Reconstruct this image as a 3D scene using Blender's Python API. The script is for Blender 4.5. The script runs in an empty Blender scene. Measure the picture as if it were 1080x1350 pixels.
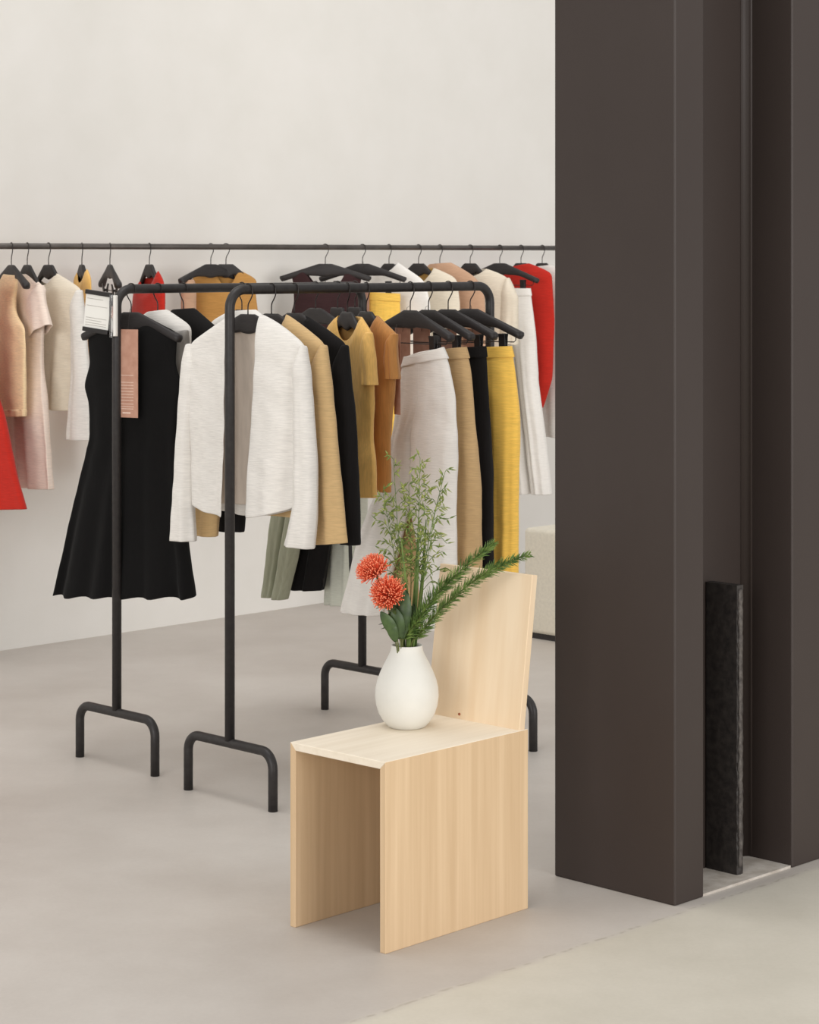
import bpy, bmesh, math, random
from mathutils import Vector, Matrix, noise

PI = math.pi
C = bpy.context.scene.collection
SC = bpy.context.scene
rnd = random.Random(7)

# ------------------------------------------------------------------ camera model
F, CX, YH, EYE = 3000.0, 540.0, 337.0, 1.60      # focal length (px), principal column, horizon row, eye height
def at(px, py, d):
    """point seen at a pixel, d metres away"""
    return Vector(((px - CX) / F * d, d, EYE - (py - YH) / F * d))

ANG = math.radians(45.3)
A = Vector((math.cos(ANG), math.sin(ANG), 0))      # along wall and racks, away from the viewer
B = Vector((math.sin(ANG), -math.cos(ANG), 0))     # across, towards the viewer

# ------------------------------------------------------------------ scene-graph helpers
def tag(o, label=None, cat=None, group=None, kind=None):
    if label: o['label'] = label
    if cat: o['category'] = cat
    if group: o['group'] = group
    if kind: o['kind'] = kind
    return o

def thing(name, label, cat, loc=(0, 0, 0), rz=0.0, group=None):
    o = bpy.data.objects.new(name, None); C.objects.link(o)
    o.empty_display_size = .05
    o.location = loc; o.rotation_euler = (0, 0, rz)
    return tag(o, label, cat, group)

def obj(name, bm, mat, parent=None, smooth=True, loc=None, rz=None):
    me = bpy.data.meshes.new(name)
    bm.to_mesh(me); bm.free()
    if mat is not None:
        for m in (mat if isinstance(mat, (list, tuple)) else [mat]): me.materials.append(m)
    if smooth:
        for p in me.polygons: p.use_smooth = True
    o = bpy.data.objects.new(name, me); C.objects.link(o)
    if parent is not None: o.parent = parent
    if loc is not None: o.location = loc
    if rz is not None: o.rotation_euler = (0, 0, rz)
    return o

def bevel(o, w, seg=2, ang=40):
    m = o.modifiers.new('bevel', 'BEVEL'); m.width = w; m.segments = seg
    m.limit_method = 'ANGLE'; m.angle_limit = math.radians(ang)
    return o

# ------------------------------------------------------------------ mesh helpers
def add_box(bm, x0, x1, y0, y1, z0, z1, M=None):
    vs = [bm.verts.new((x, y, z)) for x in (x0, x1) for y in (y0, y1) for z in (z0, z1)]
    q = [(0, 1, 3, 2), (4, 6, 7, 5), (0, 4, 5, 1), (2, 3, 7, 6), (0, 2, 6, 4), (1, 5, 7, 3)]
    fs = [bm.faces.new([vs[i] for i in f]) for f in q]
    if M is not None:
        for v in vs: v.co = M @ v.co
    return vs

def add_prism(bm, poly, axis, a0, a1):
    """poly of 2-D points extruded along axis 0/1/2"""
    def P(p, a):
        c = [0, 0, 0]; o = [i for i in range(3) if i != axis]
        c[o[0]], c[o[1]], c[axis] = p[0], p[1], a
        return c
    v0 = [bm.verts.new(P(p, a0)) for p in poly]; v1 = [bm.verts.new(P(p, a1)) for p in poly]
    bm.faces.new(v0); bm.faces.new(list(reversed(v1)))
    n = len(poly)
    for i in range(n): bm.faces.new((v0[i], v1[i], v1[(i + 1) % n], v0[(i + 1) % n]))
    bmesh.ops.recalc_face_normals(bm, faces=bm.faces[:])

def add_tube(bm, pts, r, seg=10, cap=True):
    pts = [Vector(p) for p in pts]
    n = len(pts)
    rad = r if isinstance(r, (list, tuple)) else [r] * n
    T = []
    for i in range(n):
        t = pts[min(i + 1, n - 1)] - pts[max(i - 1, 0)]
        T.append(t.normalized() if t.length > 1e-9 else Vector((0, 0, 1)))
    up = Vector((0, 0, 1)) if abs(T[0].z) < .9 else Vector((1, 0, 0))
    N = (up - T[0] * up.dot(T[0])).normalized()
    rings = []
    for i in range(n):
        N = (N - T[i] * N.dot(T[i])).normalized()
        Bn = T[i].cross(N)
        rings.append([bm.verts.new(pts[i] + (N * math.cos(2 * PI * k / seg) + Bn * math.sin(2 * PI * k / seg)) * rad[i]) for k in range(seg)])
    for i in range(n - 1):
        for k in range(seg):
            bm.faces.new((rings[i][k], rings[i][(k + 1) % seg], rings[i + 1][(k + 1) % seg], rings[i + 1][k]))
    if cap:
        bm.faces.new(list(reversed(rings[0]))); bm.faces.new(rings[-1])

def fillet(pts, r, n=8):
    """polyline with rounded corners"""
    pts = [Vector(p) for p in pts]; out = [pts[0]]
    for i in range(1, len(pts) - 1):
        a = (pts[i - 1] - pts[i]).normalized(); b = (pts[i + 1] - pts[i]).normalized()
        half = a.angle(b) / 2; d = r / math.tan(half)
        c = pts[i] + (a + b).normalized() * (r / math.sin(half))
        s, e = pts[i] + a * d - c, pts[i] + b * d - c
        for k in range(n + 1):
            out.append(c + s.normalized().slerp(e.normalized(), k / n) * s.length)
    out.append(pts[-1]); return out

def smooth_path(ctrl, n=24):
    """Catmull-Rom through control points"""
    P = [Vector(p) for p in ctrl]; P = [P[0] * 2 - P[1]] + P + [P[-1] * 2 - P[-2]]
    out = []; m = len(P) - 3
    for i in range(n + 1):
        f = i / n * m; k = min(int(f), m - 1); t = f - k
        p0, p1, p2, p3 = P[k:k + 4]
        out.append(.5 * ((2 * p1) + (p2 - p0) * t + (2 * p0 - 5 * p1 + 4 * p2 - p3) * t * t + (3 * p1 - p0 - 3 * p2 + p3) * t ** 3))
    return out

def add_lathe(bm, prof, seg=48, close_bottom=True):
    rings = [[bm.verts.new((r * math.cos(2 * PI * k / seg), r * math.sin(2 * PI * k / seg), z)) for k in range(seg)] for r, z in prof]
    for i in range(len(rings) - 1):
        for k in range(seg):
            bm.faces.new((rings[i][k], rings[i][(k + 1) % seg], rings[i + 1][(k + 1) % seg], rings[i + 1][k]))
    if close_bottom: bm.faces.new(list(reversed(rings[0])))

# ------------------------------------------------------------------ materials
def lin(c):
    return tuple(((v / 255) / 12.92 if v / 255 <= .04045 else ((v / 255 + .055) / 1.055) ** 2.4) for v in c)

def base_mat(name, rgb, rough=.6, spec=.3, metal=0.0):
    m = bpy.data.materials.new(name); m.use_nodes = True
    nt = m.node_tree; p = nt.nodes['Principled BSDF']
    p.inputs['Base Color'].default_value = (*lin(rgb), 1)
    p.inputs['Roughness'].default_value = rough
    p.inputs['Specular IOR Level'].default_value = spec
    p.inputs['Metallic'].default_value = metal
    return m, nt, p

def N(nt, t, **kw):
    n = nt.nodes.new(t)
    for k, v in kw.items(): setattr(n, k, v)
    return n

def mix_noise(nt, p, rgb_a, rgb_b, scale, mapscale=(1, 1, 1), detail=4, lo=.35, hi=.65, coord='Object', bump=0, bump_scale=None, rough=.55):
    tc = N(nt, 'ShaderNodeTexCoord'); mp = N(nt, 'ShaderNodeMapping')
    mp.inputs['Scale'].default_value = mapscale
    nt.links.new(tc.outputs[coord], mp.inputs['Vector'])
    no = N(nt, 'ShaderNodeTexNoise'); no.inputs['Scale'].default_value = scale; no.inputs['Detail'].default_value = detail; no.inputs['Roughness'].default_value = rough
    nt.links.new(mp.outputs[0], no.inputs['Vector'])
    cr = N(nt, 'ShaderNodeValToRGB')
    cr.color_ramp.elements[0].position = lo; cr.color_ramp.elements[1].position = hi
    cr.color_ramp.elements[0].color = (*lin(rgb_a), 1); cr.color_ramp.elements[1].color = (*lin(rgb_b), 1)
    nt.links.new(no.outputs['Fac'], cr.inputs[0]); nt.links.new(cr.outputs[0], p.inputs['Base Color'])
    if bump:
        bp = N(nt, 'ShaderNodeBump'); bp.inputs['Strength'].default_value = bump; bp.inputs['Distance'].default_value = .002
        nt.links.new(no.outputs['Fac'], bp.inputs['Height']); nt.links.new(bp.outputs[0], p.inputs['Normal'])
    return no, cr, mp

def shade(c, k): return tuple(max(0, min(255, v * k)) for v in c)

def cloth(name, rgb, var=.07, bump=.35, sheen=.15, slub=(30, 30, 340), rough=.9):
    m, nt, p = base_mat(name, rgb, rough, .15)
    mix_noise(nt, p, shade(rgb, 1 - var), shade(rgb, 1 + var * .5), 1.0, slub, 3, .3, .7, bump=bump)
    p.inputs['Sheen Weight'].default_value = sheen
    p.inputs['Sheen Roughness'].default_value = .5
    return m

M = {}
M['white_linen'] = cloth('white linen', (226, 222, 216), .05)
M['white_twill'] = cloth('white twill', (238, 234, 228), .03)
M['lining'] = cloth('beige lining', (214, 200, 186), .04, slub=(60, 60, 12))
M['khaki'] = cloth('khaki wool', (206, 174, 126), .06)
M['black'] = cloth('black wool', (27, 25, 25), .12, sheen=.04, slub=(300, 300, 20))
M['black_ponte'] = cloth('black ponte', (18, 17, 17), .08, sheen=.03, slub=(200, 200, 60))
M['yellow'] = cloth('straw yellow jersey', (238, 190, 112), .06, slub=(240, 240, 30))
M['bronze'] = cloth('bronze silk', (190, 134, 76), .07, slub=(200, 200, 20), rough=.6)
M['mustard'] = cloth('mustard linen', (248, 200, 94), .06)
M['khaki_twill'] = cloth('khaki twill', (196, 164, 120), .05)
M['red'] = cloth('red crepe', (190, 44, 33), .07)
M['tan_knit'] = cloth('tan knit', (248, 220, 176), .06, slub=(40, 40, 260))
M['pink'] = cloth('dusty pink cotton', (238, 220, 206), .05)
M['cream'] = cloth('cream crepe', (228, 217, 198), .04)
M['gold'] = cloth('golden tan cotton', (205, 163, 96), .06)
M['caramel'] = cloth('caramel cotton', (181, 134, 74), .06)
M['burgundy'] = cloth('dark burgundy knit', (58, 38, 39), .1, sheen=.05)
M['rose_tan'] = cloth('rose tan cotton', (196, 158, 130), .05)
M['sage'] = cloth('sage crepe', (172, 174, 152), .05, slub=(120, 120, 8))
M['mint'] = cloth('pale mint linen', (214, 216, 203), .04)
M['grey_sheer'] = cloth('grey organza', (150, 146, 141), .1, slub=(60, 60, 20))
M['offwhite_fabric'] = cloth('off white upholstery', (228, 222, 206), .03, slub=(80, 80, 80))

M['black_metal'], nt, p = base_mat('matte black powder coat', (44, 41, 41), .45, .4)
mix_noise(nt, p, (40, 37, 37), (49, 46, 45), 60)
M['rail_metal'], nt, p = base_mat('brushed dark steel', (82, 76, 72), .38, .5, .35)
mix_noise(nt, p, (72, 67, 63), (90, 84, 80), 12, (1, 1, 1))
M['hanger'], nt, p = base_mat('black stained wood', (40, 36, 36), .5, .4)
mix_noise(nt, p, (36, 32, 32), (46, 42, 41), 40, (1, 8, 8))
M['wire'], nt, p = base_mat('dark hanger wire', (52, 47, 45), .35, .5, .6)
M['clip'], nt, p = base_mat('black clip plastic', (34, 31, 31), .4, .4)

M['column'], nt, p = base_mat('dark painted steel', (70, 62, 58), .5, .35)
no, cr, mp = mix_noise(nt, p, (55, 46, 42), (62, 53, 49), 1.6, (1, 1, .5), 5, .3, .7)
n2 = N(nt, 'ShaderNodeTexNoise'); n2.inputs['Scale'].default_value = 320
bp = N(nt, 'ShaderNodeBump'); bp.inputs['Strength'].default_value = .18; bp.inputs['Distance'].default_value = .001
tc = N(nt, 'ShaderNodeTexCoord'); nt.links.new(tc.outputs['Object'], n2.inputs['Vector'])
nt.links.new(n2.outputs['Fac'], bp.inputs['Height']); nt.links.new(bp.outputs[0], p.inputs['Normal'])
M['raw_plate'], nt, p = base_mat('rough blackened plate', (44, 40, 39), .55, .4)
mix_noise(nt, p, (38, 34, 33), (58, 53, 50), 45, (1, 1, 1), 6, bump=.8)

M['worn'], nt, p = base_mat('worn bare steel edge', (104, 98, 92), .6, .4)
mix_noise(nt, p, (62, 56, 53), (96, 90, 85), 70, (1, 1, 1), 6, bump=.6)
M['wall'], nt, p = base_mat('white painted plaster', (232, 229, 224), .85, .2)
no, cr, mp = mix_noise(nt, p, (224, 221, 215), (229, 226, 221), 3.5, detail=6, lo=.3, hi=.7)
n2 = N(nt, 'ShaderNodeTexNoise'); n2.inputs['Scale'].default_value = 140
bp = N(nt, 'ShaderNodeBump'); bp.inputs['Strength'].default_value = .12; bp.inputs['Distance'].default_value = .002
nt.links.new(n2.outputs['Fac'], bp.inputs['Height']); nt.links.new(bp.outputs[0], p.inputs['Normal'])

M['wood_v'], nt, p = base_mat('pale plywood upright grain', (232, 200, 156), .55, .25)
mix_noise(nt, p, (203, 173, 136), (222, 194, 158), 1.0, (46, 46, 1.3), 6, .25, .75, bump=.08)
M['wood_h_lit'], nt, p = base_mat('pale plywood lying grain', (236, 207, 165), .5, .3)
mix_noise(nt, p, (230, 217, 196), (243, 232, 214), 1.0, (1.5, 46, 46), 6, .25, .75, bump=.08)  # same plywood as the sides; seat's washed-out highlight put into the colour
M['wood_b'], nt, p = base_mat('pale board with warm figure', (236, 206, 164), .55, .25)
mix_noise(nt, p, (218, 188, 150), (234, 213, 184), 1.0, (9, 13, 1.1), 7, .22, .6, bump=.05)
M['knot'], nt, p = base_mat('wood knot', (150, 84, 54), .6)
M['vase'], nt, p = base_mat('matte white ceramic', (238, 232, 222), .6, .3)
mix_noise(nt, p, (214, 212, 205), (219, 217, 210), 12)
M['paper'], nt, p = base_mat('white card', (232, 230, 224), .7, .2)
M['print'], nt, p = base_mat('grey print', (168, 162, 156), .8, .1)
M['tag'], nt, p = base_mat('rose brown card', (183, 139, 119), .6, .25)
mix_noise(nt, p, (176, 131, 111), (190, 147, 127), 30)
M['tag_print'], nt, p = base_mat('pale tag print', (226, 200, 184), .6, .2)
m = bpy.data.materials.new('clear acrylic'); m.use_nodes = True; p = m.node_tree.nodes['Principled BSDF']
p.inputs['Transmission Weight'].default_value = .9; p.inputs['Roughness'].default_value = .08; p.inputs['IOR'].default_value = 1.45
M['acrylic'] = m

M['grass'], nt, p = base_mat('oat grass green', (126, 142, 66), .6, .3)
mix_noise(nt, p, (78, 102, 42), (160, 164, 90), 60, lo=.35, hi=.7)
M['blade'], nt, p = base_mat('strap leaf green', (86, 112, 44), .5, .4)
mix_noise(nt, p, (66, 92, 34), (112, 134, 62), 20)
M['needle'], nt, p = base_mat('fern needle green', (72, 98, 40), .5, .35)
mix_noise(nt, p, (60, 88, 36), (122, 146, 74), 45)
M['leaf'], nt, p = base_mat('dark leathery leaf', (54, 74, 40), .45, .45)
mix_noise(nt, p, (44, 62, 34), (72, 94, 50), 30)
M['stem'], nt, p = base_mat('stem green brown', (92, 98, 50), .6, .3)
M['protea'], nt, p = base_mat('orange red styles', (224, 84, 52), .55, .25)
mix_noise(nt, p, (222, 82, 54), (238, 124, 86), 130)
M['protea_tip'], nt, p = base_mat('peach style tips', (240, 140, 104), .5, .3)

# floor: cast concrete in two pours with a joint along the column
def floor_mat():
    m, nt, p = base_mat('polished concrete', (200, 194, 186), .48, .32)
    L = nt.links.new
    geo = N(nt, 'ShaderNodeNewGeometry')
    n1 = N(nt, 'ShaderNodeTexNoise'); n1.inputs['Scale'].default_value = 1.1; n1.inputs['Detail'].default_value = 7; n1.inputs['Roughness'].default_value = .62
    L(geo.outputs['Position'], n1.inputs['Vector'])
    cr = N(nt, 'ShaderNodeValToRGB'); e = cr.color_ramp.elements
    e[0].position, e[1].position = .3, .72
    e[0].color = (*lin((182, 174, 166)), 1); e[1].color = (*lin((206, 200, 193)), 1)
    L(n1.outputs['Fac'], cr.inputs[0])
    # distance across the joint
    d1 = N(nt, 'ShaderNodeVectorMath', operation='DOT_PRODUCT'); d1.inputs[1].default_value = B
    L(geo.outputs['Position'], d1.inputs[0])
    joint = at(720, 1262, EYE * F / (1262 - YH)).dot(B)
    n2 = N(nt, 'ShaderNodeTexNoise'); n2.inputs['Scale'].default_value = 9; n2.inputs['Detail'].default_value = 5
    L(geo.outputs['Position'], n2.inputs['Vector'])
    w = N(nt, 'ShaderNodeMath', operation='MULTIPLY_ADD'); w.inputs[1].default_value = .035; w.inputs[2].default_value = -.0175 - joint
    L(n2.outputs['Fac'], w.inputs[0])
    s = N(nt, 'ShaderNodeMath', operation='ADD'); L(d1.outputs['Value'], s.inputs[0]); L(w.outputs[0], s.inputs[1])
    mr = N(nt, 'ShaderNodeMapRange'); mr.inputs[1].default_value = -.012; mr.inputs[2].default_value = .02
    L(s.outputs[0], mr.inputs[0])
    n3 = N(nt, 'ShaderNodeTexNoise'); n3.inputs['Scale'].default_value = 2.3; n3.inputs['Detail'].default_value = 8; n3.inputs['Roughness'].default_value = .65
    L(geo.outputs['Position'], n3.inputs['Vector'])
    cr2 = N(nt, 'ShaderNodeValToRGB'); e = cr2.color_ramp.elements
    e[0].position, e[1].position = .3, .7
    e[0].color = (*lin((199, 193, 179)), 1); e[1].color = (*lin((214, 208, 195)), 1)
    L(n3.outputs['Fac'], cr2.inputs[0])
    mx = N(nt, 'ShaderNodeMix', data_type='RGBA'); L(mr.outputs[0], mx.inputs['Factor']); L(cr.outputs[0], mx.inputs['A']); L(cr2.outputs[0], mx.inputs['B'])
    # broken dark line of the joint itself
    ab = N(nt, 'ShaderNodeMath', operation='ABSOLUTE'); L(s.outputs[0], ab.inputs[0])
    ln = N(nt, 'ShaderNodeMapRange'); ln.inputs[1].default_value = .0015; ln.inputs[2].default_value = .006; ln.inputs[3].default_value = 1; ln.inputs[4].default_value = 0
    L(ab.outputs[0], ln.inputs[0])
    n4 = N(nt, 'ShaderNodeTexNoise'); n4.inputs['Scale'].default_value = 28; L(geo.outputs['Position'], n4.inputs['Vector'])
    br = N(nt, 'ShaderNodeMapRange'); br.inputs[1].default_value = .45; br.inputs[2].default_value = .6; br.inputs[4].default_value = .55
    L(n4.outputs['Fac'], br.inputs[0])
    mul = N(nt, 'ShaderNodeMath', operation='MULTIPLY'); L(ln.outputs[0], mul.inputs[0]); L(br.outputs[0], mul.inputs[1])
    mx2 = N(nt, 'ShaderNodeMix', data_type='RGBA'); mx2.inputs['B'].default_value = (*lin((160, 152, 138)), 1)
    L(mul.outputs[0], mx2.inputs['Factor']); L(mx.outputs['Result'], mx2.inputs['A'])
    # fine speckle
    n5 = N(nt, 'ShaderNodeTexNoise'); n5.inputs['Scale'].default_value = 90; n5.inputs['Detail'].default_value = 3
    L(geo.outputs['Position'], n5.inputs['Vector'])
    sp = N(nt, 'ShaderNodeMapRange'); sp.inputs[3].default_value = .955; sp.inputs[4].default_value = 1.045; L(n5.outputs['Fac'], sp.inputs[0])
    mx3 = N(nt, 'ShaderNodeVectorMath', operation='SCALE'); L(mx2.outputs['Result'], mx3.inputs[0]); L(sp.outputs[0], mx3.inputs['Scale'])
    L(mx3.outputs[0], p.inputs['Base Color'])
    bp = N(nt, 'ShaderNodeBump'); bp.inputs['Strength'].default_value = .08; bp.inputs['Distance'].default_value = .003
    L(n5.outputs['Fac'], bp.inputs['Height']); L(bp.outputs[0], p.inputs['Normal'])
    return m
M['floor'] = floor_mat()
M['pad'], nt, p = base_mat('raw concrete pad', (196, 188, 178), .9, .2)
mix_noise(nt, p, (182, 173, 162), (206, 199, 190), 25, detail=6, bump=.5)

# ------------------------------------------------------------------ the setting
def struct(name, bm, mat, label, smooth=False, **kw):
    return tag(obj(name, bm, mat, None, smooth, **kw), label, 'building part', kind='structure')

bm = bmesh.new(); add_box(bm, -5.5, 6.0, -1.0, 14.5, -.12, 0)
struct('floor', bm, M['floor'], 'grey polished concrete floor with a cast joint')
W0 = at(0, 858, EYE * F / (858 - YH)); W0.z = 0
bm = bmesh.new(); add_box(bm, -4.5, 7.5, 0, .2, 0, 4.6)
struct('wall_back', bm, M['wall'], 'tall white plaster wall behind the clothes', loc=W0, rz=ANG)

# steel column: two thick flanges and a web
C0 = at(890, 1195, EYE * F / (1195 - YH)); C0.z = 0
bm = bmesh.new()
FT, FW, GAP = .116, .392, .378
poly = [(0, 0), (FT, 0), (FT, .15), (FT + GAP, .15), (FT + GAP, 0), (2 * FT + GAP + .03, 0), (2 * FT + GAP + .03, FW), (FT + GAP, FW), (FT + GAP, .24), (FT, .24), (FT, FW), (0, FW)]
add_prism(bm, poly, 2, 0.0, 4.6)
col = struct('column', bm, M['column'], 'dark brown steel column with two thick flanges', loc=C0, rz=ANG)
bevel(col, .004, 2)
# welded fillets in the inner corners
bm = bmesh.new()
for xx, sgn in ((FT + GAP, -1), (FT, 1)):
    arc = [(xx, .15)] + [(xx + sgn * .022 * (1 - math.sin(a)), .15 - .022 * (1 - math.cos(a))) for a in [k * PI / 12 for k in range(7)]]
    add_prism(bm, arc, 2, 0, 4.59)
w = obj('weld_fillet', bm, M['column'], col, True)
# black plate standing in the recess
pl_bm = bmesh.new()
nx, nz = 3, 70
pw, ph, pt = .098, .745, .026
vs = {}
for k in range(nz + 1):
    z = ph * k / nz
    for i, (x, y) in enumerate(((0, pw), (0, 0), (pt * .5, -.002), (pt, 0), (pt, pw))):
        j = noise.noise((z * 45, i * 3.1, 0)) * .004 if 0 < i < 4 else 0
        vs[k, i] = pl_bm.verts.new((x, y + j, z))
for k in range(nz):
    for i in range(5):
        pl_bm.faces.new((vs[k, i], vs[k, (i + 1) % 5], vs[k + 1, (i + 1) % 5], vs[k + 1, i]))
pl_bm.faces.new([vs[0, i] for i in reversed(range(5))]); pl_bm.faces.new([vs[nz, i] for i in range(5)])
plate = obj('steel_plate', pl_bm, M['raw_plate'], None, False, loc=C0 + A * .318 - B * .048 + Vector((0, 0, .006)), rz=ANG)
tag(plate, 'black rough-edged plate standing upright in the recess of the steel column', 'steel plate')
bm = bmesh.new()
er = []
for k in range(141):
    z = .02 + .715 * k / 140
    j = lambda q: noise.noise((z * 60, q * 2.3, 4)) * .0035
    er.append([bm.verts.new((pt * .5 - .0085 + j(1), -.0035 + j(2) * .5, z)), bm.verts.new((pt * .5 + j(3) * .4, -.0062 + j(5) * .6, z)), bm.verts.new((pt * .5 + .0085 + j(4), -.0035 + j(6) * .5, z))])
for k in range(140):
    for i in range(2): bm.faces.new((er[k][i], er[k][i + 1], er[k + 1][i + 1], er[k + 1][i]))
we = obj('worn_edge', bm, M['worn'], plate, True); we['label'] = 'rough grey worn edge'
we.modifiers.new('thick', 'SOLIDIFY').thickness = .004
bm = bmesh.new(); add_box(bm, FT + .001, FT + GAP - .001, .004, .149, 0, .006)
pad = struct('column_base', bm, M['pad'], 'raw concrete pad in the column recess', loc=C0, rz=ANG)

# ------------------------------------------------------------------ chair
chair_F = at(508.5, 1258, EYE * F / (1258 - YH)); chair_F.z = 0
CA = math.radians(46.6)
chair = thing('chair', 'pale plywood box chair with slanted board back holding the flower vase', 'chair', chair_F, CA)
cl, cw, ch, ct = .503, .317, .4395, .0185
# local x: depth (away), local y: across to the far side
for nm, poly in (('side_panel', [(0, 0), (ct, 0), (ct, ch - ct), (0, ch)]), ('side_panel', [(cw - ct, 0), (cw, 0), (cw, ch), (cw - ct, ch - ct)])):
    bm = bmesh.new(); add_prism(bm, poly, 0, 0, cl)
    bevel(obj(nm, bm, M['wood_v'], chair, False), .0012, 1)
bm = bmesh.new(); add_prism(bm, [(0, ch), (ct, ch - ct), (cw - ct, ch - ct), (cw, ch)], 0, 0, cl)
bevel(obj('seat', bm, M['wood_h_lit'], chair, False), .0012, 1)
bk = bmesh.new(); add_box(bk, 0, .02, 0.006, cw - .002, -.012, .378)
bo = obj('backrest', bk, M['wood_b'], chair, False, loc=(cl - .026, 0, ch))
bo.rotation_euler = (0, math.radians(7.5), 0)
bevel(bo, .0012, 1)
bm = bmesh.new(); bmesh.ops.create_uvsphere(bm, u_segments=12, v_segments=8, radius=.0034)
kn = obj('knot', bm, M['knot'], bo, True, loc=(-.0008, .205, .012)); kn['label'] = 'small dark knot'

# ------------------------------------------------------------------ vase
VD = (EYE - ch) * F / (958 - YH)
VB = at(536.5, 958, VD)
k = VD / F
bm = bmesh.new()
prof = [(0.4, 958), (22, 958), (25, 956.5), (31, 950), (37, 940), (40.5, 929), (42, 917), (41.4, 906), (38.8, 895), (34.5, 884), (29, 873), (24.2, 864), (21.3, 857), (20.6, 852), (20.9, 850.3), (20.2, 849.8), (19.4, 850.6), (19.2, 855), (21.5, 863), (27, 874), (33, 890), (36, 910), (30, 940), (0.4, 945)]
add_lathe(bm, [(r * k, (958 - y) * k) for r, y in prof], 64, False)
bmesh.ops.remove_doubles(bm, verts=bm.verts[:], dist=1e-5)
vase = obj('vase', bm, M['vase'], None, True, loc=VB)
tag(vase, 'matte white pear-shaped ceramic vase of flowers standing on the wooden chair', 'vase')
MOUTH = VB + Vector((0, 0, (958 - 850) * k))

# ------------------------------------------------------------------ flowers
def vp(px, py, dd=0.0): return at(px, py, VD + dd)
def inside(px, dd=0.0, deep=.12):
    """foot of a stem inside the vase"""
    return Vector((VB.x + (px - 536.5) * k * .55, VB.y + dd * .5, VB.z + .202 - deep))

def add_blade(bm, base, d, length, width, bend=Vector((0, 0, 0)), side=None, n=3):
    d = d.normalized(); s = side or d.cross(Vector((rnd.random() - .5, rnd.random() - .5, rnd.random() - .5)))
    s = s.normalized()
    nrm = s.cross(d).normalized()
    rows = []
    for i in range(n + 1):
        t = i / n
        c = base + d * length * t + bend * t * t
        w_ = width * (math.sin(PI * (t * .86 + .1)) ** .8) * .5
        rows.append((bm.verts.new(c - s * w_), bm.verts.new(c + nrm * w_ * .35), bm.verts.new(c + s * w_)))
    for i in range(n):
        a, b = rows[i], rows[i + 1]
        bm.faces.new((a[0], a[1], b[1], b[0])); bm.faces.new((a[1], a[2], b[2], b[1]))

def add_seed(bm, p, d, L_, r):
    d = d.normalized(); s = d.cross(Vector((.3, .9, .2))).normalized(); q = d.cross(s)
    a = bm.verts.new(p); b = bm.verts.new(p + d * L_)
    ring1 = [bm.verts.new(p + d * L_ * .35 + (s * math.cos(t) + q * math.sin(t)) * r) for t in (0, PI / 2, PI, 3 * PI / 2)]
    for i in range(4):
        bm.faces.new((a, ring1[(i + 1) % 4], ring1[i])); bm.faces.new((b, ring1[i], ring1[(i + 1) % 4]))

def grass_stalk(label, pts, n_br, spread, seeds_per):
    t = thing('grass_stalk', label, 'grass stalk', MOUTH, 0, 'oat grass in the vase')
    path = smooth_path(pts, 30)
    loc = [p_ - MOUTH for p_ in path]
    bm = bmesh.new(); add_tube(bm, loc, [.0017 * (1 - .65 * i / 30) for i in range(31)], 6)
    obj('stem', bm, M['blade'], t)
    bs, bw = bmesh.new(), bmesh.new()
    for j in range(n_br):
        f = .52 + .48 * (j / max(1, n_br - 1))
        idx = min(30, int(f * 30)); p0 = loc[idx]; tan = (loc[min(30, idx + 1)] - loc[max(0, idx - 1)]).normalized()
        az = j * 2.4 + rnd.random() * .8
        out = Vector((math.cos(az), math.sin(az) * .6, 0))
        ln = spread * (1.15 - .75 * (f - .52) / .48) * rnd.uniform(.55, 1.1)
        mid = p0 + (tan * .75 + out * .6).normalized() * ln * .6
        end = mid + (out * .75 + Vector((0, 0, rnd.uniform(-.55, .45)))).normalized() * ln * .5
        br = smooth_path([p0, mid, end], 8)
        add_tube(bw, br, .0008, 4)
        for s in range(seeds_per):
            q = br[min(8, 8 - int(s * 1.7))]
            dd = (out * rnd.uniform(.2, 1) + Vector((rnd.uniform(-.3, .3), rnd.uniform(-.3, .3), rnd.uniform(-.9, .8))))
            add_seed(bs, q, dd, rnd.uniform(.014, .023), rnd.uniform(.0018, .0028))
    tag(obj('branch', bw, M['blade'], t), kind='stuff')
    tag(obj('seed_head', bs, M['grass'], t, False), kind='stuff')
    return t

grass_stalk('oat grass stalk in the vase, the tallest with its tip highest of all', [inside(536), vp(541, 846), vp(547, 760), vp(552, 680), vp(554, 604)], 28, .058, 5)
grass_stalk('oat grass stalk in the vase with a thin upright tip beside the bronze tee', [inside(530, .01), vp(534, 846, .01), vp(531, 760, .02), vp(524, 690, .03), vp(519, 606, .04)], 18, .055, 4)
grass_stalk('oat grass stalk in the vase arching towards the khaki trousers', [inside(540, .01), vp(545, 846, .01), vp(556, 770, .01), vp(570, 690, .02), vp(587, 622, .02)], 22, .06, 4)
grass_stalk('oat grass stalk in the vase drooping over the hem of the yellow tee', [inside(532, .02), vp(533, 846, .02), vp(527, 775, .04), vp(516, 710, .05), vp(505, 650, .05)], 24, .055, 5)
grass_stalk('short oat grass stalk in the vase with drooping seeds over the chair back', [inside(541, -.01), vp(546, 846, -.01), vp(556, 780, -.02), vp(566, 725, -.03), vp(574, 672, -.04)], 16, .07, 4)
grass_stalk('dense oat grass stalk standing in the middle of the vase', [inside(538, .02), vp(540, 846, .02), vp(542, 770, .02), vp(541, 710, .03), vp(539, 640, .03)], 24, .05, 5)

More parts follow.
